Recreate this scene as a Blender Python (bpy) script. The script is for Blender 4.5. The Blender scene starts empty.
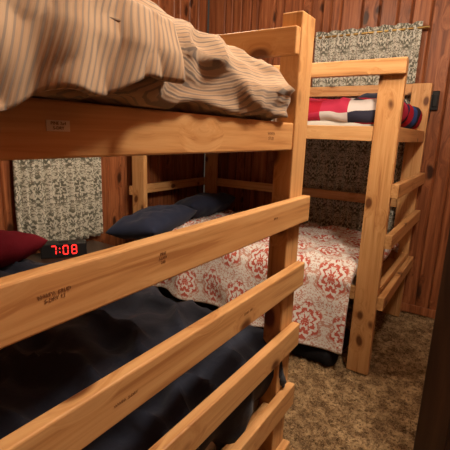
import bpy, bmesh, math, random
from mathutils import Vector, Matrix, noise
random.seed(7)
S=bpy.context.scene
D=bpy.data
S.view_settings.view_transform='Standard'
S.view_settings.look='None'
S.view_settings.exposure=0.0

# ------------------------------------------------------------ helpers
class NT:
    def __init__(s,name,rough=0.6,spec=0.3):
        s.m=D.materials.new(name); s.m.use_nodes=True
        s.t=s.m.node_tree; s.b=s.t.nodes['Principled BSDF']
        s.b.inputs['Roughness'].default_value=rough
        s.b.inputs['Specular IOR Level'].default_value=spec
    def n(s,typ,**k):
        nd=s.t.nodes.new(typ)
        for a,v in k.items():
            setattr(nd,a,v)
        return nd
    def set(s,sock,v):
        if hasattr(v,'links') or isinstance(v,bpy.types.NodeSocket): s.t.links.new(v,sock)
        else: sock.default_value=v
    def math(s,op,a,b=0.0,c=0.0,clamp=False):
        nd=s.n('ShaderNodeMath',operation=op); nd.use_clamp=clamp
        s.set(nd.inputs[0],a); s.set(nd.inputs[1],b); s.set(nd.inputs[2],c)
        return nd.outputs[0]
    def vmath(s,op,a,b=(0,0,0)):
        nd=s.n('ShaderNodeVectorMath',operation=op)
        s.set(nd.inputs[0],a); s.set(nd.inputs[1],b)
        return nd.outputs[0]
    def coord(s,k='Object'):
        return s.n('ShaderNodeTexCoord').outputs[k]
    def sep(s,v):
        nd=s.n('ShaderNodeSeparateXYZ'); s.set(nd.inputs[0],v); return nd.outputs
    def comb(s,x,y,z=0.0):
        nd=s.n('ShaderNodeCombineXYZ')
        s.set(nd.inputs[0],x); s.set(nd.inputs[1],y); s.set(nd.inputs[2],z); return nd.outputs[0]
    def noise(s,v,scale=5,detail=3,rough=.5,dist=0):
        nd=s.n('ShaderNodeTexNoise'); s.set(nd.inputs['Vector'],v)
        nd.inputs['Scale'].default_value=scale; nd.inputs['Detail'].default_value=detail
        nd.inputs['Roughness'].default_value=rough; nd.inputs['Distortion'].default_value=dist
        return nd.outputs
    def vor(s,v,scale=5,feat='F1'):
        nd=s.n('ShaderNodeTexVoronoi',feature=feat); s.set(nd.inputs['Vector'],v)
        nd.inputs['Scale'].default_value=scale
        return nd.outputs
    def ramp(s,f,stops,interp='LINEAR'):
        nd=s.n('ShaderNodeValToRGB'); nd.color_ramp.interpolation=interp
        e=nd.color_ramp.elements
        while len(e)<len(stops): e.new(0.5)
        for el,(p,c) in zip(e,stops):
            el.position=p; el.color=(c[0],c[1],c[2],1) if not isinstance(c,(int,float)) else (c,c,c,1)
        s.set(nd.inputs[0],f); return nd.outputs[0]
    def mix(s,f,a,b,mode='MIX'):
        nd=s.n('ShaderNodeMix',data_type='RGBA',blend_type=mode)
        s.set(nd.inputs[0],f)
        for sock,v in ((nd.inputs[6],a),(nd.inputs[7],b)):
            if isinstance(v,tuple): v=(v[0],v[1],v[2],1)
            s.set(sock,v)
        return nd.outputs[2]
    def base(s,c):
        if isinstance(c,tuple): c=(c[0],c[1],c[2],1)
        s.set(s.b.inputs['Base Color'],c)
    def bump(s,h,strength=.3,dist=.01):
        nd=s.n('ShaderNodeBump'); nd.inputs['Strength'].default_value=strength
        nd.inputs['Distance'].default_value=dist
        s.set(nd.inputs['Height'],h); s.t.links.new(nd.outputs[0],s.b.inputs['Normal'])

def plain(name,c,rough=.6,spec=.3,bump=None,sheen=0):
    m=NT(name,rough,spec); co=m.coord()
    f=m.noise(co,30,3)[0]
    m.base(m.mix(m.math('MULTIPLY',f,.6),c,tuple(x*.7 for x in c)))
    if bump: m.bump(m.noise(co,bump[0],2)[0],bump[1],bump[2])
    m.b.inputs['Sheen Weight'].default_value=sheen
    return m.m

# ------------------------------------------------------------ materials
def pine():
    m=NT('pine_wood',.42,.35)
    co=m.coord(); rnd=m.n('ShaderNodeObjectInfo').outputs['Random']
    off=m.comb(m.math('MULTIPLY',rnd,37.0),m.math('MULTIPLY',rnd,11.0),m.math('MULTIPLY',rnd,23.0))
    p=m.vmath('ADD',co,off)
    pk=m.vmath('MULTIPLY',p,(5.5,9.0,9.0))
    wob=m.noise(p,3,2)
    pk2=m.vmath('ADD',pk,m.vmath('MULTIPLY',wob[1],(.5,.5,.5)))
    v=m.vor(pk2,1.0)
    keep=m.math('GREATER_THAN',m.sep(v[1])[0],.2)
    d=v[0]
    halo=m.math('MULTIPLY',m.ramp(d,[(0,1.0),(.46,0.0)]),keep)
    knot=m.math('MULTIPLY',m.ramp(d,[(.13,1.0),(.22,0.0)]),keep)
    q=m.vmath('MULTIPLY',p,(1.6,42,42))
    q=m.vmath('ADD',q,m.comb(0.0,m.math('MULTIPLY',halo,2.4),m.math('MULTIPLY',halo,2.0)))
    g=m.noise(q,1.0,4,.6,.6)[0]
    fine=m.noise(m.vmath('MULTIPLY',p,(6,190,190)),1.0,2,.5)[0]
    big=m.noise(p,2.2,2)[0]
    c=m.ramp(g,[(.32,(.33,.14,.047)),(.43,(.55,.29,.11)),(.60,(.69,.415,.185)),(.76,(.45,.21,.072))])
    c=m.mix(m.math('MULTIPLY',fine,.4),c,(.38,.178,.062))
    c=m.mix(m.ramp(big,[(.35,0.0),(.7,.4)]),c,(.55,.255,.092))
    c=m.mix(m.math('MULTIPLY',halo,.5),c,(.36,.15,.045))
    c=m.mix(m.math('MULTIPLY',knot,.92),c,(.10,.03,.009))
    m.base(c); m.bump(g,.12,.003)
    return m.m
PINE=pine()

def panel():
    m=NT('red_wood_panelling',.42,.3)
    co=m.coord(); at=m.n('ShaderNodeAttribute',attribute_name='pv').outputs['Fac']
    p=m.vmath('ADD',co,m.comb(m.math('MULTIPLY',at,17.0),m.math('MULTIPLY',at,29.0),m.math('MULTIPLY',at,41.0)))
    pk=m.vmath('ADD',m.vmath('MULTIPLY',p,(7.5,7.5,3.2)),m.vmath('MULTIPLY',m.noise(p,5,2)[1],(.5,.5,.5)))
    v=m.vor(pk,1.0)
    keep=m.math('GREATER_THAN',m.sep(v[1])[0],.3)
    halo=m.math('MULTIPLY',m.ramp(v[0],[(0,1.0),(.42,0.0)]),keep)
    knot=m.math('MULTIPLY',m.ramp(v[0],[(.12,1.0),(.20,0.0)]),keep)
    q=m.vmath('ADD',m.vmath('MULTIPLY',p,(30,30,1.6)),m.comb(m.math('MULTIPLY',halo,1.8),m.math('MULTIPLY',halo,1.8),0.0))
    g=m.noise(q,1.0,4,.65,.5)[0]
    c=m.ramp(g,[(.35,(.125,.036,.013)),(.5,(.285,.094,.036)),(.66,(.41,.155,.062))])
    c=m.mix(m.math('MULTIPLY',at,.5),c,(.175,.055,.021))
    c=m.mix(m.math('MULTIPLY',halo,.3),c,(.12,.034,.013))
    c=m.mix(m.math('MULTIPLY',knot,.9),c,(.03,.01,.005))
    m.base(c); m.bump(g,.15,.003)
    return m.m
PANEL=panel()

def carpet():
    m=NT('shag_carpet',.95,.05); co=m.coord()
    a=m.noise(co,13,4,.7)[0]; b=m.noise(co,60,3,.7)[0]; d=m.noise(co,260,2)[0]
    c=m.ramp(a,[(.36,(.15,.085,.04)),(.5,(.42,.275,.14)),(.64,(.68,.49,.27))])
    c=m.mix(m.ramp(b,[(.38,.85),(.52,0.0)]),c,(.08,.04,.016))
    c=m.mix(m.ramp(d,[(.5,0.0),(.7,.7)]),c,(.76,.56,.34))
    m.base(c); m.bump(m.math('ADD',b,d),.9,.02)
    return m.m
CARPET=carpet()

def damask(name,basec,inkc,tw,th_,scale,thr,ink2=None,key='UV'):
    m=NT(name,.85,.1); co=m.coord(key)
    x,y,_=m.sep(co)
    row=m.math('FLOOR',m.math('DIVIDE',y,th_))
    px=m.math('ADD',m.math('DIVIDE',x,tw),m.math('MULTIPLY',row,.5))
    py=m.math('DIVIDE',y,th_)
    fx=m.math('ABSOLUTE',m.math('SUBTRACT',m.math('FRACT',px),.5))
    fy=m.math('SUBTRACT',m.math('FRACT',py),.5)
    r=m.math('SQRT',m.math('ADD',m.math('MULTIPLY',m.math('MULTIPLY',fx,fx),1.3),m.math('MULTIPLY',fy,fy)))
    a=m.math('ARCTAN2',fy,m.math('ADD',fx,.001))
    v=m.comb(m.math('MULTIPLY',fx,tw),m.math('MULTIPLY',fy,th_),3.7)
    n1=m.noise(v,scale,2,.5,1.6)[0]
    lob=m.math('MULTIPLY',m.math('COSINE',m.math('MULTIPLY',a,6.0)),.055)
    inside=m.math('SUBTRACT',.42,m.math('ADD',r,lob))
    band=m.math('ABSOLUTE',m.math('SUBTRACT',m.math('ADD',r,lob),.40))
    s1=m.math('ADD',n1,m.math('MULTIPLY',m.math('SINE',m.math('ADD',m.math('MULTIPLY',r,36.0),m.math('MULTIPLY',m.math('COSINE',m.math('MULTIPLY',a,8.0)),1.6))),.13))
    leaf=m.ramp(s1,[(thr,0.0),(thr+.03,1.0)])
    mask=m.math('MULTIPLY',leaf,m.ramp(inside,[(0,.0),(.03,1.0)]))
    n3=m.noise(v,scale*1.6,2,.5,1.0)[0]
    bg=m.math('MULTIPLY',m.ramp(n3,[(thr+.03,0.0),(thr+.06,1.0)]),m.ramp(inside,[(.0,1.0),(.03,0.0)]))
    c=m.mix(mask,basec,inkc)
    c=m.mix(bg,c,ink2 or inkc)
    edge=m.ramp(band,[(.008,.8),(.02,0.0)])
    c=m.mix(edge,c,ink2 or inkc)
    m.base(c)
    m.bump(m.noise(co,140,2)[0],.12,.003)
    m.b.inputs['Sheen Weight'].default_value=.15
    return m.m
DAMASK=damask('coral_damask_fabric',(.73,.72,.70),(.50,.11,.075),.24,.30,42,.485,(.54,.30,.235))
CURT=damask('curtain_damask_fabric',(.58,.57,.49),(.14,.14,.11),.20,.26,48,.485,(.19,.185,.145))

def striped(name,diag=False):
    m=NT(name,.85,.1); co=m.coord()
    x,y,z=m.sep(co)
    wob=m.math('MULTIPLY',m.noise(co,4,2)[0],.03)
    if diag: s=m.math('ADD',m.math('ADD',y,wob),m.math('ADD',m.math('MULTIPLY',x,.25),m.math('MULTIPLY',z,-.35)))
    else: s=m.math('ADD',m.math('SUBTRACT',x,z),m.math('ADD',wob,m.math('MULTIPLY',y,.10)))
    w=m.math('SINE',m.math('MULTIPLY',s,2*math.pi/.0105))
    w2=m.math('SINE',m.math('MULTIPLY',s,2*math.pi/.00525))
    wide=m.math('SINE',m.math('MULTIPLY',s,2*math.pi/.062))
    c=m.mix(m.ramp(wide,[(.2,0.0),(.9,.5)]),(.41,.285,.185),(.32,.19,.105))
    c=m.mix(m.ramp(w,[(.35,0.0),(.75,.75)]),c,(.175,.145,.125))
    m.base(c); m.bump(w2,.10,.002)
    m.b.inputs['Sheen Weight'].default_value=.15
    return m.m
STR=striped('striped_comforter_fabric'); STR2=striped('striped_comforter_fabric_fold',True)

NAVY=plain('navy_fabric',(.019,.024,.045),.8,.25,(60,.3,.004),.12)
NAVYP=plain('navy_pillow_fabric',(.022,.030,.064),.85,.15,(80,.3,.003),.1)
MAROON=plain('maroon_fabric',(.17,.012,.022),.9,.1,(80,.3,.003))
WHITE=plain('mattress_ticking',(.5,.47,.42),.8)
BLACK=plain('black_plastic',(.012,.012,.013),.35,.4)
DARKBAG=plain('dark_nylon',(.008,.008,.011),.8,.2,(60,.3,.004))
METAL=plain('brass_metal',(.5,.34,.12),.3); METAL.node_tree.nodes['Principled BSDF'].inputs['Metallic'].default_value=.9
CEIL=plain('ceiling_paint',(.66,.58,.48),.9,.1,(40,.3,.004))
INK=plain('lumber_ink',(.24,.11,.045),.7)
PAPER=plain('paper_label',(.75,.62,.45),.7)
GLASS=NT('window_glass_night',.05,.5); GLASS.base((.004,.005,.009)); GLASS=GLASS.m
def darkwood():
    m=NT('dark_walnut',.35,.4); co=m.coord()
    g=m.noise(m.vmath('MULTIPLY',co,(22,22,1.5)),1.0,4,.6,.5)[0]
    m.base(m.ramp(g,[(.3,(.016,.008,.005)),(.55,(.045,.021,.012)),(.8,(.075,.035,.019))]))
    m.bump(g,.15,.003); return m.m
DWOOD=darkwood()
def emis(name,c,st):
    m=NT(name); m.base((0.02,0,0)); m.b.inputs['Emission Color'].default_value=(c[0],c[1],c[2],1)
    m.b.inputs['Emission Strength'].default_value=st; return m.m
LED=emis('red_led',(1,.02,.015),4.0)
LAMPG=emis('lamp_glass',(1,.78,.5),5.0)
def patch():
    m=NT('patchwork_fabric',.85,.1); co=m.coord()
    x,y,z=m.sep(m.vmath('ADD',co,m.vmath('MULTIPLY',m.noise(co,4,2)[1],(.06,.06,.04))))
    cx=m.math('FLOOR',m.math('DIVIDE',x,.17)); cy=m.math('FLOOR',m.math('DIVIDE',m.math('SUBTRACT',y,z),.075))
    wn=m.n('ShaderNodeTexWhiteNoise',noise_dimensions='2D'); m.set(wn.inputs['Vector'],m.comb(m.math('ADD',cx,31.0),m.math('ADD',cy,17.0)))
    c=m.ramp(wn.outputs['Value'],[(0,(.36,.014,.03)),(.34,(.02,.03,.09)),(.46,(.55,.50,.48)),(.56,(.04,.09,.30)),(.68,(.42,.03,.07)),(.88,(.03,.03,.05))],'CONSTANT')
    m.base(c); m.bump(m.noise(co,40,2)[0],.3,.006)
    return m.m
PATCH=patch()

# ------------------------------------------------------------ geometry helpers
def empty(name,loc=(0,0,0)):
    e=D.objects.new(name,None); S.collection.objects.link(e); e.location=loc
    e.empty_display_size=.1
    return e
def mkobj(name,verts,faces,mat,parent=None,smooth=False,bev=0,loc=(0,0,0),rot=(0,0,0)):
    me=D.meshes.new(name); me.from_pydata(verts,[],faces); me.update()
    ob=D.objects.new(name,me); S.collection.objects.link(ob)
    ob.location=loc; ob.rotation_euler=rot
    if mat: me.materials.append(mat)
    if smooth:
        for p in me.polygons: p.use_smooth=True
    if parent:
        ob.parent=parent; ob.location=Vector(loc)-parent.location
    if bev:
        b=ob.modifiers.new('b','BEVEL'); b.width=bev; b.segments=2; b.limit_method='ANGLE'
    return ob
BF=[(0,3,2,1),(4,5,6,7),(0,1,5,4),(1,2,6,5),(2,3,7,6),(3,0,4,7)]
def bv(hx,hy,hz): return [(-hx,-hy,-hz),(hx,-hy,-hz),(hx,hy,-hz),(-hx,hy,-hz),(-hx,-hy,hz),(hx,-hy,hz),(hx,hy,hz),(-hx,hy,hz)]
def board(name,a,b,parent,mat=None,bev=.0035):
    mat=mat or PINE
    c=[(a[i]+b[i])/2 for i in range(3)]; h=[abs(b[i]-a[i])/2 for i in range(3)]
    ax=h.index(max(h))
    if ax==0: hh=h; rot=(0,0,0)
    elif ax==1: hh=(h[1],h[0],h[2]); rot=(0,0,math.pi/2)
    else: hh=(h[2],h[1],h[0]); rot=(0,-math.pi/2,0)
    return mkobj(name,bv(*hh),BF,mat,parent,bev=bev,loc=c,rot=rot)
def box(name,a,b,mat,parent=None,bev=.003,rot=(0,0,0)):
    c=[(a[i]+b[i])/2 for i in range(3)]; h=[abs(b[i]-a[i])/2 for i in range(3)]
    return mkobj(name,bv(*h),BF,mat,parent,bev=bev,loc=c,rot=rot)
def fbm(p,s,o=3):
    v=0;a=1
    for i in range(o):
        v+=a*noise.noise(Vector((p[0]*s[0],p[1]*s[1],p[2]*s[2])))
        s=(s[0]*2.1,s[1]*2.1,s[2]*2.1); a*=.5
    return v
def soft_box(name,a,b,mat,parent=None,r=.06,amp=.01,scale=(4,4,4),ridge=.006,rs=(6,6,6),step=.022,post=None,seed=0):
    a=Vector(a);b=Vector(b);c=(a+b)/2;h=(b-a)/2
    n=[max(3,int(2*h[i]/step)) for i in range(3)]
    bm=bmesh.new()
    for ax in range(3):
        u,v=(ax+1)%3,(ax+2)%3
        for sg in (-1,1):
            g=[]
            for i in range(n[u]+1):
                rw=[]
                for j in range(n[v]+1):
                    p=[0,0,0]; p[ax]=sg*h[ax]; p[u]=-h[u]+2*h[u]*i/n[u]; p[v]=-h[v]+2*h[v]*j/n[v]
                    rw.append(bm.verts.new(p))
                g.append(rw)
            for i in range(n[u]):
                for j in range(n[v]):
                    q=[g[i][j],g[i+1][j],g[i+1][j+1],g[i][j+1]]
                    if sg<0: q.reverse()
                    bm.faces.new(q)
    bmesh.ops.remove_doubles(bm,verts=bm.verts,dist=1e-5)
    for vt in bm.verts:
        p=vt.co.copy()
        rr=min(r,min(h)*.98)
        k=Vector([max(-h[i]+rr,min(h[i]-rr,p[i])) for i in range(3)])
        d=p-k
        nn=d.normalized() if d.length>1e-6 else Vector((0,0,1))
        p=k+nn*rr
        w=p+c+Vector((seed*7.3,seed*3.1,0))
        disp=amp*fbm(w,scale)
        rg=1-abs(noise.noise(Vector((w[0]*rs[0],w[1]*rs[1],w[2]*rs[2]))))*2
        disp+=ridge*max(0,rg)**3
        p=p+nn*disp
        if post: p=post(p+c)-c
        vt.co=p
    me=D.meshes.new(name); bm.to_mesh(me); bm.free()
    ob=D.objects.new(name,me); S.collection.objects.link(ob); me.materials.append(mat)
    for p in me.polygons: p.use_smooth=True
    ob.location=c
    if parent: ob.parent=parent; ob.location=c-parent.location
    return ob
def sheet(name,nu,nv,fn,mat,parent=None,thick=.008,uvfn=None):
    vs=[];fs=[];uv=[]
    for i in range(nu+1):
        for j in range(nv+1):
            vs.append(fn(i/nu,j/nv)); uv.append(uvfn(i/nu,j/nv) if uvfn else (i/nu,j/nv))
    for i in range(nu):
        for j in range(nv):
            k=i*(nv+1)+j
            fs.append((k,k+nv+1,k+nv+2,k+1))
    ob=mkobj(name,vs,fs,mat,parent,smooth=True)
    if parent: ob.location=-parent.location
    ul=ob.data.uv_layers.new(name='UVMap')
    for l in ob.data.loops: ul.data[l.index].uv=uv[l.vertex_index]
    if thick:
        s=ob.modifiers.new('s','SOLIDIFY'); s.thickness=thick; s.offset=0
    return ob
def pillow(name,loc,size,rot,mat,parent=None,seed=1):
    L,W,T=size; n=36
    bm=bmesh.new(); gs=[]
    for sg in (1,-1):
        g=[]
        for i in range(n+1):
            rw=[]
            for j in range(n+1):
                u=-1+2*i/n; v=-1+2*j/n
                t=max(0,(1-abs(u)**3.0))**.55*max(0,(1-abs(v)**3.0))**.55
                px=u*L/2*(1-.06*v*v*abs(u)); py=v*W/2*(1-.05*(1-u*u)*abs(v))
                wz=.022*fbm((px+seed,py,sg),(7,7,7))
                rw.append(bm.verts.new((px,py,sg*(T/2*t+.002)+wz*t)))
            g.append(rw)
        for i in range(n):
            for j in range(n):
                q=[g[i][j],g[i+1][j],g[i+1][j+1],g[i][j+1]]
                if sg<0:q.reverse()
                bm.faces.new(q)
    bmesh.ops.remove_doubles(bm,verts=bm.verts,dist=.0045)
    me=D.meshes.new(name); bm.to_mesh(me); bm.free()
    ob=D.objects.new(name,me); S.collection.objects.link(ob); me.materials.append(mat)
    for p in me.polygons:p.use_smooth=True
    ob.location=loc; ob.rotation_euler=rot
    if parent: ob.parent=parent; ob.location=Vector(loc)-parent.location
    return ob
def text(name,body,size,loc,rot,mat,parent):
    cu=D.curves.new(name,'FONT'); cu.body=body; cu.size=size; cu.extrude=.0002; cu.align_x='CENTER'; cu.align_y='CENTER'
    ob=D.objects.new(name,cu); S.collection.objects.link(ob); cu.materials.append(mat)
    ob.location=Vector(loc)-parent.location; ob.rotation_euler=rot; ob.parent=parent
    return ob
R=math.radians
# ------------------------------------------------------------ room
XL,XR,YB,YF,ZC=-2.52,.66,3.46,-.95,2.78
def plank_wall(name,axis,c0,c1,fixed,inward,z0,z1,thick=.02):
    vs=[];fs=[];val=[]
    c=c0
    ws=[.075,.10,.135,.17,.10,.20,.085,.15]
    while c<c1-.001:
        w=random.choice(ws); e=min(c+w,c1)
        if c1-e<.04: e=c1
        g=.006; ch=.007
        prof=[(c,0.0),(c+g,thick-ch),(c+g+ch,thick),(e-g-ch,thick),(e-g,thick-ch),(e,0.0)]
        k=len(vs)
        for z in (z0,z1):
            for (q,t) in prof:
                o=fixed+inward*(t-thick)
                vs.append((q,o,z) if axis=='x' else (o,q,z))
        v=random.random()
        for i in range(5):
            fs.append((k+i,k+i+1,k+7+i,k+6+i)); val.append(v)
        c=e
    k=len(vs)
    o=fixed-inward*(thick+.06)
    o2=fixed-inward*(thick-.001)
    for oo in (o,o2):
        for (q,z) in ((c0,z0),(c1,z0),(c1,z1),(c0,z1)):
            vs.append((q,oo,z) if axis=='x' else (oo,q,z))
    fs+= [tuple(k+i for i in f) for f in BF]; val+=[0.9]*6
    me=D.meshes.new(name); me.from_pydata(vs,[],fs); me.update()
    at=me.attributes.new('pv','FLOAT','FACE')
    for i,v in enumerate(val): at.data[i].value=v
    ob=D.objects.new(name,me); S.collection.objects.link(ob); me.materials.append(PANEL)
    return ob
plank_wall('wall_back','x',XL,XR,YB,-1,0,ZC)
plank_wall('wall_left','y',YF,YB,XL,1,0,ZC)
plank_wall('wall_front','x',XL,XR,YF,1,0,ZC)
wr=plank_wall('wall_right','y',1.30,YB,XR,-1,0,ZC)
plank_wall('wall_right_near','y',YF,.46,XR,-1,0,ZC)
plank_wall('wall_right_header','y',.46,1.30,XR,-1,2.05,ZC)
box('wall_hallway',(1.6,-1.2,0),(1.65,3.0,2.78),CEIL)
box('ceiling',(XL-.1,YF-.1,ZC),(1.7,YB+.1,ZC+.08),CEIL)
box('trim_1',(.63,.40,0),(.655,.46,2.11),DWOOD); box('trim_2',(.63,1.30,0),(.655,1.36,2.11),DWOOD); box('trim_3',(.63,.40,2.05),(.655,1.36,2.11),DWOOD)
# floor
def floor():
    nx,ny=190,320
    x0,x1,y0,y1=-1.3,.66,.3,3.46
    vs=[];fs=[]
    for i in range(nx+1):
        for j in range(ny+1):
            x=x0+(x1-x0)*i/nx; y=y0+(y1-y0)*j/ny
            z=-.016+.014*noise.noise(Vector((x*24,y*24,0)))+random.random()*.014
            vs.append((x,y,min(z,.004)))
    for i in range(nx):
        for j in range(ny):
            k=i*(ny+1)+j; fs.append((k,k+ny+1,k+ny+2,k+1))
    k=len(vs)
    a=(XL-.1,YF-.1); b=(1.7,YB+.1)
    vs+=[(a[0],a[1],-.022),(b[0],a[1],-.022),(b[0],b[1],-.022),(a[0],b[1],-.022),(a[0],a[1],-.08),(b[0],a[1],-.08),(b[0],b[1],-.08),(a[0],b[1],-.08)]
    fs+=[(k,k+1,k+2,k+3),(k+7,k+6,k+5,k+4),(k,k+4,k+5,k+1),(k+1,k+5,k+6,k+2),(k+2,k+6,k+7,k+3),(k+3,k+7,k+4,k)]
    mkobj('floor',vs,fs,CARPET,smooth=False)
floor()
box('baseboard_back',(XL,YB-.018,0),(XR,YB-.001,.07),PANEL)
box('baseboard_left',(XL+.001,YF,0),(XL+.018,YB-.02,.07),PANEL)

# open door
def door():
    h=Vector((.63,1.26,0)); e=Vector((-.075,1.545,0))
    d=(e-h); L=d.length; ang=math.atan2(d.y,d.x)
    p=empty('door_1',(h.x,h.y,0)); p.rotation_euler=(0,0,ang)
    def part(n,a,b,bev=.004):
        c=[(a[i]+b[i])/2 for i in range(3)];hh=[(b[i]-a[i])/2 for i in range(3)]
        o=mkobj(n,bv(*hh),BF,DWOOD,None,bev=bev,loc=c); o.parent=p; return o
    T=.02
    part('stile_hinge',(0,-T,.02),(.11,T,2.03)); part('stile_latch',(L-.11,-T,.02),(L,T,2.03))
    for i,(z0,z1) in enumerate(((.02,.24),(.95,1.07),(1.9,2.03))): part('rail_%d'%i,(.1,-T,z0),(L-.1,T,z1))
    for i,(z0,z1) in enumerate(((.22,.97),(1.05,1.92))): part('panel_%d'%i,(.09,-.009,z0),(L-.09,.009,z1)); part('raised_%d'%i,(.16,-.016,z0+.08),(L-.16,.016,z1-.08),.01)
    bpy.ops.mesh.primitive_uv_sphere_add(radius=.028,segments=24,ring_count=12); o=bpy.context.object; o.name='knob'; o.data.materials.append(METAL)
    o.location=(L-.06,-.06,1.0); o.parent=p
    bpy.ops.mesh.primitive_cylinder_add(radius=.012,depth=.05,rotation=(math.pi/2,0,0)); o=bpy.context.object; o.name='spindle'; o.data.materials.append(METAL)
    o.location=(L-.06,-.035,1.0); o.parent=p
door()

# ------------------------------------------------------------ curtains + windows
def curtain(name,axis,c0,c1,fixed,inward,z0,z1,seed):
    e=empty(name)
    n=int((c1-c0)/.055); W=(c1-c0)
    def fn(u,v):
        q=c0+W*u
        z=z0+(z1-z0)*v
        a=.018*(1-.4*v)
        off=a*math.sin(2*math.pi*n*u+1.2*noise.noise(Vector((u*6,v*1.5,seed))))+.01*noise.noise(Vector((u*9,v*2,seed)))
        if v>.95: off+= .004*math.sin(2*math.pi*n*3*u)
        o=fixed+inward*(.05+off)
        q+=.012*noise.noise(Vector((v*3,u*5,seed)))
        z+= .006*math.sin(u*40) if v in(0,1) else 0
        return (q,o,z) if axis=='x' else (o,q,z)
    sheet('panel_cloth',int(W/.006),60,fn,CURT,e,.003,lambda u,v:(u*W*1.25,v*(z1-z0)))
    bpy.ops.mesh.primitive_cylinder_add(radius=.009,depth=W+.1,rotation=((0,math.pi/2,0) if axis=='x' else (math.pi/2,0,0)))
    o=bpy.context.object; o.name='rod'; o.data.materials.append(METAL); o.parent=e
    cc=(c0+c1)/2; of=fixed+inward*.05
    o.location=(cc,of,z1-.04) if axis=='x' else (of,cc,z1-.04)
    for i,q in enumerate((c0-.03,c1+.03)):
        a,b=(q-.008,min(fixed,of),z1-.05),(q+.008,max(fixed,of),z1-.03)
        if axis!='x': a,b=(min(fixed,of),q-.008,z1-.05),(max(fixed,of),q+.008,z1-.03)
        box('bracket_%d'%i,a,b,METAL,e)
def window(name,axis,c0,c1,fixed,inward,z0,z1):
    e=empty(name)
    def bx(n,q0,q1,o0,o1,za,zb,mat):
        A=fixed+inward*o0; B=fixed+inward*o1; lo,hi=min(A,B),max(A,B)
        if axis=='x': box(n,(q0,lo,za),(q1,hi,zb),mat,e)
        else: box(n,(lo,q0,za),(hi,q1,zb),mat,e)
    w=.055
    bx('frame_side_1',c0,c0+w,-.01,.02,z0,z1,PANEL); bx('frame_side_2',c1-w,c1,-.01,.02,z0,z1,PANEL)
    bx('frame_top',c0,c1,-.01,.02,z1-w,z1,PANEL); bx('frame_sill',c0-.01,c1+.01,-.01,.025,z0,z0+w,PANEL)
    bx('mullion',c0,c1,-.005,.015,(z0+z1)/2-.02,(z0+z1)/2+.02,PANEL)
    bx('glass',c0+w,c1-w,0,.004,z0+w,z1-w,GLASS)
window('window_1','x',-1.30,-.60,YB,-1,.75,2.12)
curtain('window_curtain','x',-1.37,-.56,YB,-1,.48,2.24,3)
window('window_2','y',1.42,2.02,XL,1,.75,2.12)
curtain('window_curtain','y',1.37,2.05,XL,1,.59,2.24,9)

# ------------------------------------------------------------ bunk beds
def label(e,x,y,z,w,h):
    box('paper_label',(x,y-w/2,z-h/2),(x+.0008,y+w/2,z+h/2),PAPER,e,0)
    text('label_text','PINE 2x4\nS-DRY',h*.42,(x+.0012,y,z),(math.pi/2,0,math.pi/2),INK,e)
def bunk(x0,x1,y0,y1,H,px,py,rungs,bed):
    e=empty('bunk_bed',(0,0,0)); t=.038
    for nm,xa,ya in (('foot_near',x1-px,y0),('foot_far',x1-px,y1-py),('head_near',x0,y0),('head_far',x0,y1-py)):
        board('post_'+nm,(xa,ya,0),(xa+px,ya+py,H),e)
    zu=1.385 if bed==2 else 1.36; hb=.08 if bed==2 else .074
    zl=.46
    g=.0015
    for nm,z in (('upper',zu),('lower',zl)):
        board(nm+'_side_near',(x0+px+g,y0+.002,z),(x1-px-g,y0+t,z+hb),e)
        board(nm+'_side_far',(x0+px+g,y1-t,z),(x1-px-g,y1-.002,z+hb),e)
        board(nm+'_end_foot',(x1-t-.004,y0+py+g,z),(x1-.004,y1-py-g,z+hb),e)
        board(nm+'_end_head',(x0+.004,y0+py+g,z),(x0+t,y1-py-g,z+hb),e)
        for i in range(10):
            xx=x0+.12+i*(x1-x0-.26)/9
            board(nm+'_slat_%d'%i,(xx,y0+t+.003,z+.002),(xx+.07,y1-t-.003,z+.018),e,bev=.002)
    rt=.028 if bed==1 else t
    for i,(za,zb) in enumerate(rungs):
        board('end_rung_%d'%(i+1),(x1+.0005,y0,za),(x1+rt,y1,zb),e)
    board('head_rail_upper',(x0-t,y0,H-.12),(x0-.0005,y1,H-.04),e)
    if bed==1:
        board('guard_far',(x0,y1-py-.028,H-.112),(x1-.002,y1-py-.0005,H-.042),e)
        board('guard_near',(x0,y0-.03,H-.118),(x1,y0-.0005,H-.04),e)
    else:
        board('head_rail_lower',(x0-t,y0,.88),(x0-.0005,y1,.955),e)
        board('guard_near',(x0,y0-t,H-.075),(x1+.005,y0-.0005,H+.003),e)
        board('guard_far',(x0,y1+.0005,H-.075),(x1,y1+.03,H+.003),e)
        board('lower_rail_far',(x0,y1+.0005,.88),(x1,y1+.03,.955),e)
    return e
X0=-2.40
b1=bunk(X0,-.468,.10,1.155,1.722,.06,.09,[(1.146,1.224),(.935,1.012),(.725,.802),(.50,.578),(.27,.348)],1)
b2=bunk(X0,-.425,2.30,3.34,1.80,.13,.042,[(1.085,1.165),(.80,.88),(.43,.51)],2)
XF=-.44+.0006; XE=-.4718
label(b1,XE+.0002,.325,1.402,.034,.014)
for (y,z,tx,s) in ((.285,1.19,'WWPA  STUD\nS-DRY 12',.0075),(.49,1.19,'PINE\nS-DRY\n248',.0075),(.80,.975,'STUD  SPF',.009),(.40,.97,'WWPA  S-DRY',.008),(.92,1.19,'SPF 12',.008)):
    text('lumber_stamp',tx,s,(XF,y,z),(math.pi/2,0,math.pi/2),INK,b1)
text('lumber_stamp','WWPA\nSTUD',.012,(XE,.93,1.397),(math.pi/2,0,math.pi/2),INK,b1)
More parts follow.
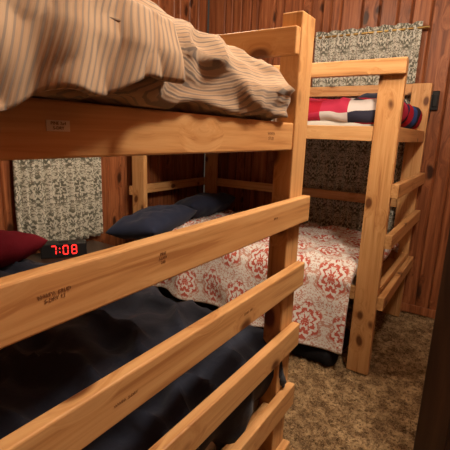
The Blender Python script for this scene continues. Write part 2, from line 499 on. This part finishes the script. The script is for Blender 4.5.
# mattresses
soft_box('mattress',(X0+.05,.145,.48),(-.53,1.115,.62),WHITE,r=.03,amp=.003,ridge=0,step=.05)
soft_box('mattress',(X0+.05,.145,1.38),(-.53,1.09,1.515),WHITE,r=.03,amp=.003,ridge=0,step=.05)
soft_box('mattress',(X0+.05,2.35,.48),(-.56,3.295,.60),WHITE,r=.03,amp=.003,ridge=0,step=.05)
soft_box('mattress',(X0+.05,2.35,1.405),(-.56,3.295,1.50),WHITE,r=.03,amp=.003,ridge=0,step=.05)

# upper striped comforter on bunk 1
ec=empty('striped_comforter')
def post1(p):
    t=max(0,min(1,(p.y-.45)/.55)); k=max(0,(p.z-1.44)/.17)
    y=min(p.y,1.06)
    return Vector((p.x-.008*t,y,max(p.z-.044*t*k,1.4365 if p.x>-.52 else p.z-.044*t*k)))
soft_box('body',(X0+.06,.11,1.442),(-.455,1.03,1.60),STR,ec,r=.062,amp=.021,scale=(4,5,8),ridge=.020,rs=(8,5,15),step=.012,seed=2,post=post1)
def fold(u,v):
    y=.12+.38*u
    top=1.612-.01*u; 
    hem=1.405+.075*u**1.2+.008*math.sin(u*17)
    path=[(-1.2,top),(-.53,top),(-.450,top-.035),(-.426,top-.09),(-.424,hem)]
    L=[0]
    for a,b in zip(path,path[1:]): L.append(L[-1]+math.dist(a,b))
    s=v*L[-1]
    for i in range(4):
        if s<=L[i+1]+1e-9:
            t=(s-L[i])/(L[i+1]-L[i]); x=path[i][0]+(path[i+1][0]-path[i][0])*t; z=path[i][1]+(path[i+1][1]-path[i][1])*t; break
    w=.018*noise.noise(Vector((y*9,s*6,3)))+.012*abs(noise.noise(Vector((y*18,s*11,1))))
    k=max(0,(v-.55)/.45)
    x+=w*(1+.6*k)+.006*math.sin(u*22+v*3)*k; z+=w*(1-k)
    y+=.05*(1-v)*u+.03*noise.noise(Vector((s*6,2,5)))*u
    return (x,y,z)
sheet('turned_fold',110,150,fold,STR2,ec,.010)

# lower navy comforter bunk 1
def post2(p):
    k=max(0,min(1,(p.z-.60)/.1))
    m=math.exp(-((p.y-.80)/.36)**2)*(.5+.5*math.exp(-((p.x+1.0)/.7)**2))
    return Vector((p.x,p.y,p.z+.075*m*k))
soft_box('navy_comforter',(X0+.07,.12,.53),(-.505,1.195,.69),NAVY,r=.07,amp=.034,scale=(3.6,4.2,3),ridge=.052,rs=(4.2,6.5,5),step=.016,seed=5,post=post2)
pillow('maroon_pillow',(-2.06,.895,.775),(.42,.60,.20),(0,R(-12),R(4)),MAROON,seed=2)
# bunk 2 damask comforter
def dam(u,v):
    x0,x1=-2.12,-.50
    x=x0+(x1-x0)*u
    hem=.165+.03*math.sin(u*5+.6)+.015*math.sin(u*19)
    path=[(2.215,hem),(2.225,.40),(2.235,.58),(2.27,.635),(2.33,.655),(3.20,.655),(3.285,.63),(3.30,.56)]
    L=[0]
    for a,b in zip(path,path[1:]): L.append(L[-1]+math.dist(a,b))
    s=v*L[-1]
    for i in range(len(path)-1):
        if s<=L[i+1]+1e-9:
            t=(s-L[i])/(L[i+1]-L[i]); y=path[i][0]+(path[i+1][0]-path[i][0])*t; z=path[i][1]+(path[i+1][1]-path[i][1])*t; break
    dr=max(0,min(1,(.60-z)/.44)) if i<3 else 0
    f=math.sin(x*13+2*noise.noise(Vector((x*2,z,0))))
    y+= -.035*dr*f-.02*dr + .010*noise.noise(Vector((x*7,z*7,2)))*(1 if i<3 else 0)
    if i>=2:
        w=.026*noise.noise(Vector((x*3.5,y*3.5,5)))+.014*noise.noise(Vector((x*9,y*9,1)))
        rg=1-abs(noise.noise(Vector((x*5,y*6,7))))*2
        z+=w+.022*max(0,rg)**3
        q=max(0,(x+.66)/.16)
        z-=.045*q*q
    if i<3: x=x+ .02*dr*math.sin(z*9+x*4)
    if i<=3 and x>-.575: x=-.575-(x+.575)*.02
    return (x,y,z)
sheet('damask_comforter',180,150,dam,DAMASK,None,.018,lambda u,v:(u*1.62,v*1.58))
sheet_o=soft_box('fitted_sheet',(X0+.06,2.345,.600),(-1.7,3.29,.620),NAVY,r=.012,amp=.003,ridge=0,step=.04)
pillow('navy_pillow',(-2.16,2.30,.70),(.46,.68,.19),(R(4),R(-8),R(10)),NAVYP,seed=4)
pillow('navy_pillow',(-2.17,2.92,.735),(.42,.62,.20),(0,R(-22),R(-5)),NAVYP,seed=8)
# upper bunk 2 quilt
soft_box('patchwork_quilt',(X0+.15,2.345,1.48),(-.47,3.29,1.62),PATCH,r=.05,amp=.018,scale=(4,4,4),ridge=.014,rs=(5,5,7),step=.022,seed=9)
pillow('black_pillow',(-.62,2.80,1.62),(.24,.5,.12),(0,R(8),0),NAVY,seed=14)

# ------------------------------------------------------------ nightstand + clock
ns=empty('nightstand')
nx0,nx1,ny0,ny1,nz=-2.44,-2.08,1.30,1.92,.575
box('top',(nx0-.0,ny0,nz-.025),(nx1+.015,ny1,nz),DWOOD,ns)
box('side_1',(nx0,ny0+.01,.08),(nx1,ny0+.03,nz-.026),DWOOD,ns); box('side_2',(nx0,ny1-.03,.08),(nx1,ny1-.01,nz-.026),DWOOD,ns)
box('back',(nx0,ny0+.031,.08),(nx0+.012,ny1-.031,nz-.026),DWOOD,ns)
box('bottom',(nx0+.013,ny0+.031,.08),(nx1-.02,ny1-.031,.10),DWOOD,ns)
for i,(a,b) in enumerate(((.11,.31),(.325,.54))):
    box('drawer_%d'%i,(nx1-.02,ny0+.034,a),(nx1,ny1-.034,b),DWOOD,ns)
    bpy.ops.mesh.primitive_uv_sphere_add(radius=.014,location=(nx1+.014,(ny0+ny1)/2,(a+b)/2)); o=bpy.context.object; o.name='knob_%d'%i; o.data.materials.append(METAL); o.parent=ns
for i,(a,b) in enumerate(((nx0,ny0+.01),(nx1-.04,ny0+.01),(nx0,ny1-.05),(nx1-.04,ny1-.05))):
    box('leg_%d'%i,(a,b,0),(a+.04,b+.04,.079),DWOOD,ns)
ck=empty('alarm_clock',(-2.26,1.55,nz)); 
w=.14;vs=[(-.05,-w,0),(.05,-w,0),(.035,-w,.092),(-.04,-w,.096),(-.05,w,0),(.05,w,0),(.035,w,.092),(-.04,w,.096)]
mkobj('case',vs,[(0,1,2,3),(7,6,5,4),(0,4,5,1),(1,5,6,2),(2,6,7,3),(3,7,4,0)],BLACK,None,bev=.006).parent=ck
def seg7(d,y,z,s,par):
    segs={'7':'abc','0':'abcdef','8':'abcdefg'}[d]
    W=s*.52;t=s*.12
    pos={'a':(0,s,W,t),'g':(0,s/2,W,t),'d':(0,0,W,t),'f':(-W/2,s*.75,t,s*.42),'b':(W/2,s*.75,t,s*.42),'e':(-W/2,s*.25,t,s*.42),'c':(W/2,s*.25,t,s*.42)}
    for k in segs:
        cy,cz,ww,hh=pos[k]
        z0=z+cz; xx=.05-.015*z0/.092
        o=mkobj('digit_segment',bv(.0012,ww/2*.88,hh/2*.9),BF,LED,None,loc=(xx+.0012,y+cy,z0)); o.parent=par
seg7('7',-.062,.024,.054,ck); seg7('0',.010,.024,.054,ck); seg7('8',.062,.024,.054,ck)
for zz_ in (.038,.062):
    o=mkobj('colon_dot',bv(.0012,.003,.003),BF,LED,None,loc=(.05-.015*zz_/.092+.0012,-.026,zz_)); o.parent=ck
box('snooze_button',(-.012,-.03,.094),(.012,.03,.100),BLACK,None).parent=ck
ck.rotation_euler=(0,0,R(-35))

# ------------------------------------------------------------ under bed bags
soft_box('duffel_bag',(-1.55,2.235,.0),(-.62,2.62,.12),DARKBAG,r=.05,amp=.012,ridge=.012,seed=3)
soft_box('storage_bag',(-2.25,2.4,.0),(-1.62,2.85,.25),DARKBAG,r=.09,amp=.02,ridge=.01,seed=6)

# ------------------------------------------------------------ wall mounted black gadget with cord
g=empty('wall_telephone',(-.43,YB,1.69))
def gp(n,a,b,mat=BLACK,bev=.006):
    box(n,a,b,mat,None,bev).parent=g
gp('base_plate',(-.045,-.022,-.07),(.045,-.001,.07)); gp('handset',(-.04,-.055,-.085),(-.005,-.022,.085),BLACK,.012); gp('keypad',(.004,-.03,-.045),(.038,-.022,.045))
cu=D.curves.new('cord','CURVE'); cu.dimensions='3D'; cu.bevel_depth=.003
sp=cu.splines.new('BEZIER'); pts=[(0,-.02,-.07),(-.02,-.02,-.35),(-.055,-.015,-.8),(-.05,-.02,-1.3),(-.06,-.02,-1.62)]
sp.bezier_points.add(len(pts)-1)
for bp,p in zip(sp.bezier_points,pts): bp.co=p; bp.handle_left_type=bp.handle_right_type='AUTO'
cu.materials.append(BLACK); o=D.objects.new('cord',cu); S.collection.objects.link(o); o.parent=g

# ------------------------------------------------------------ ceiling lamp and an added fill light
def lamp_or_fill(loc,en):
    cl=empty('ceiling_lamp_and_fill',(loc[0],loc[1],ZC))
    bpy.ops.mesh.primitive_cylinder_add(radius=.15,depth=.03,location=(0,0,-.015)); o=bpy.context.object; o.name='canopy'; o.data.materials.append(METAL); o.parent=cl
    bpy.ops.mesh.primitive_uv_sphere_add(radius=.13,segments=32,ring_count=16); o=bpy.context.object; o.name='glass_dome'; o.scale=(1,1,.5); o.location=(0,0,-.035); o.data.materials.append(LAMPG); o.parent=cl
    for p in o.data.polygons:p.use_smooth=True
    l=D.lights.new('bulb','POINT'); l.energy=en; l.color=(1,.84,.66); l.shadow_soft_size=.11
    o=D.objects.new('bulb',l); S.collection.objects.link(o); o.location=(0,0,-.26); o.parent=cl
lamp_or_fill((.12,1.15),110)
lamp_or_fill((-1.25,1.75),46)  # added unseen fill, brightens the gap between the bunks and the left wall
w=D.worlds.new('World'); S.world=w; w.use_nodes=True
w.node_tree.nodes['Background'].inputs[0].default_value=(1,.8,.6,1); w.node_tree.nodes['Background'].inputs[1].default_value=.05

# ------------------------------------------------------------ camera
f=400.0; p=R(12.9); yaw=R(32.9); r=R(2.04)
h=Vector((-math.sin(yaw),math.cos(yaw),0)); rt=Vector((math.cos(yaw),math.sin(yaw),0)); zz=Vector((0,0,1))
fw=h*math.cos(p)-zz*math.sin(p); up=h*math.sin(p)+zz*math.cos(p)
Rr=rt*math.cos(r)+up*math.sin(r); U=-rt*math.sin(r)+up*math.cos(r)
cam=D.cameras.new('camera'); co=D.objects.new('camera',cam); S.collection.objects.link(co)
cam.sensor_width=36; cam.lens=36*f/450; cam.clip_start=.02
M=Matrix((( Rr.x,U.x,-fw.x,0),(Rr.y,U.y,-fw.y,0),(Rr.z,U.z,-fw.z,1.4),(0,0,0,1)))
co.matrix_world=M
S.camera=co
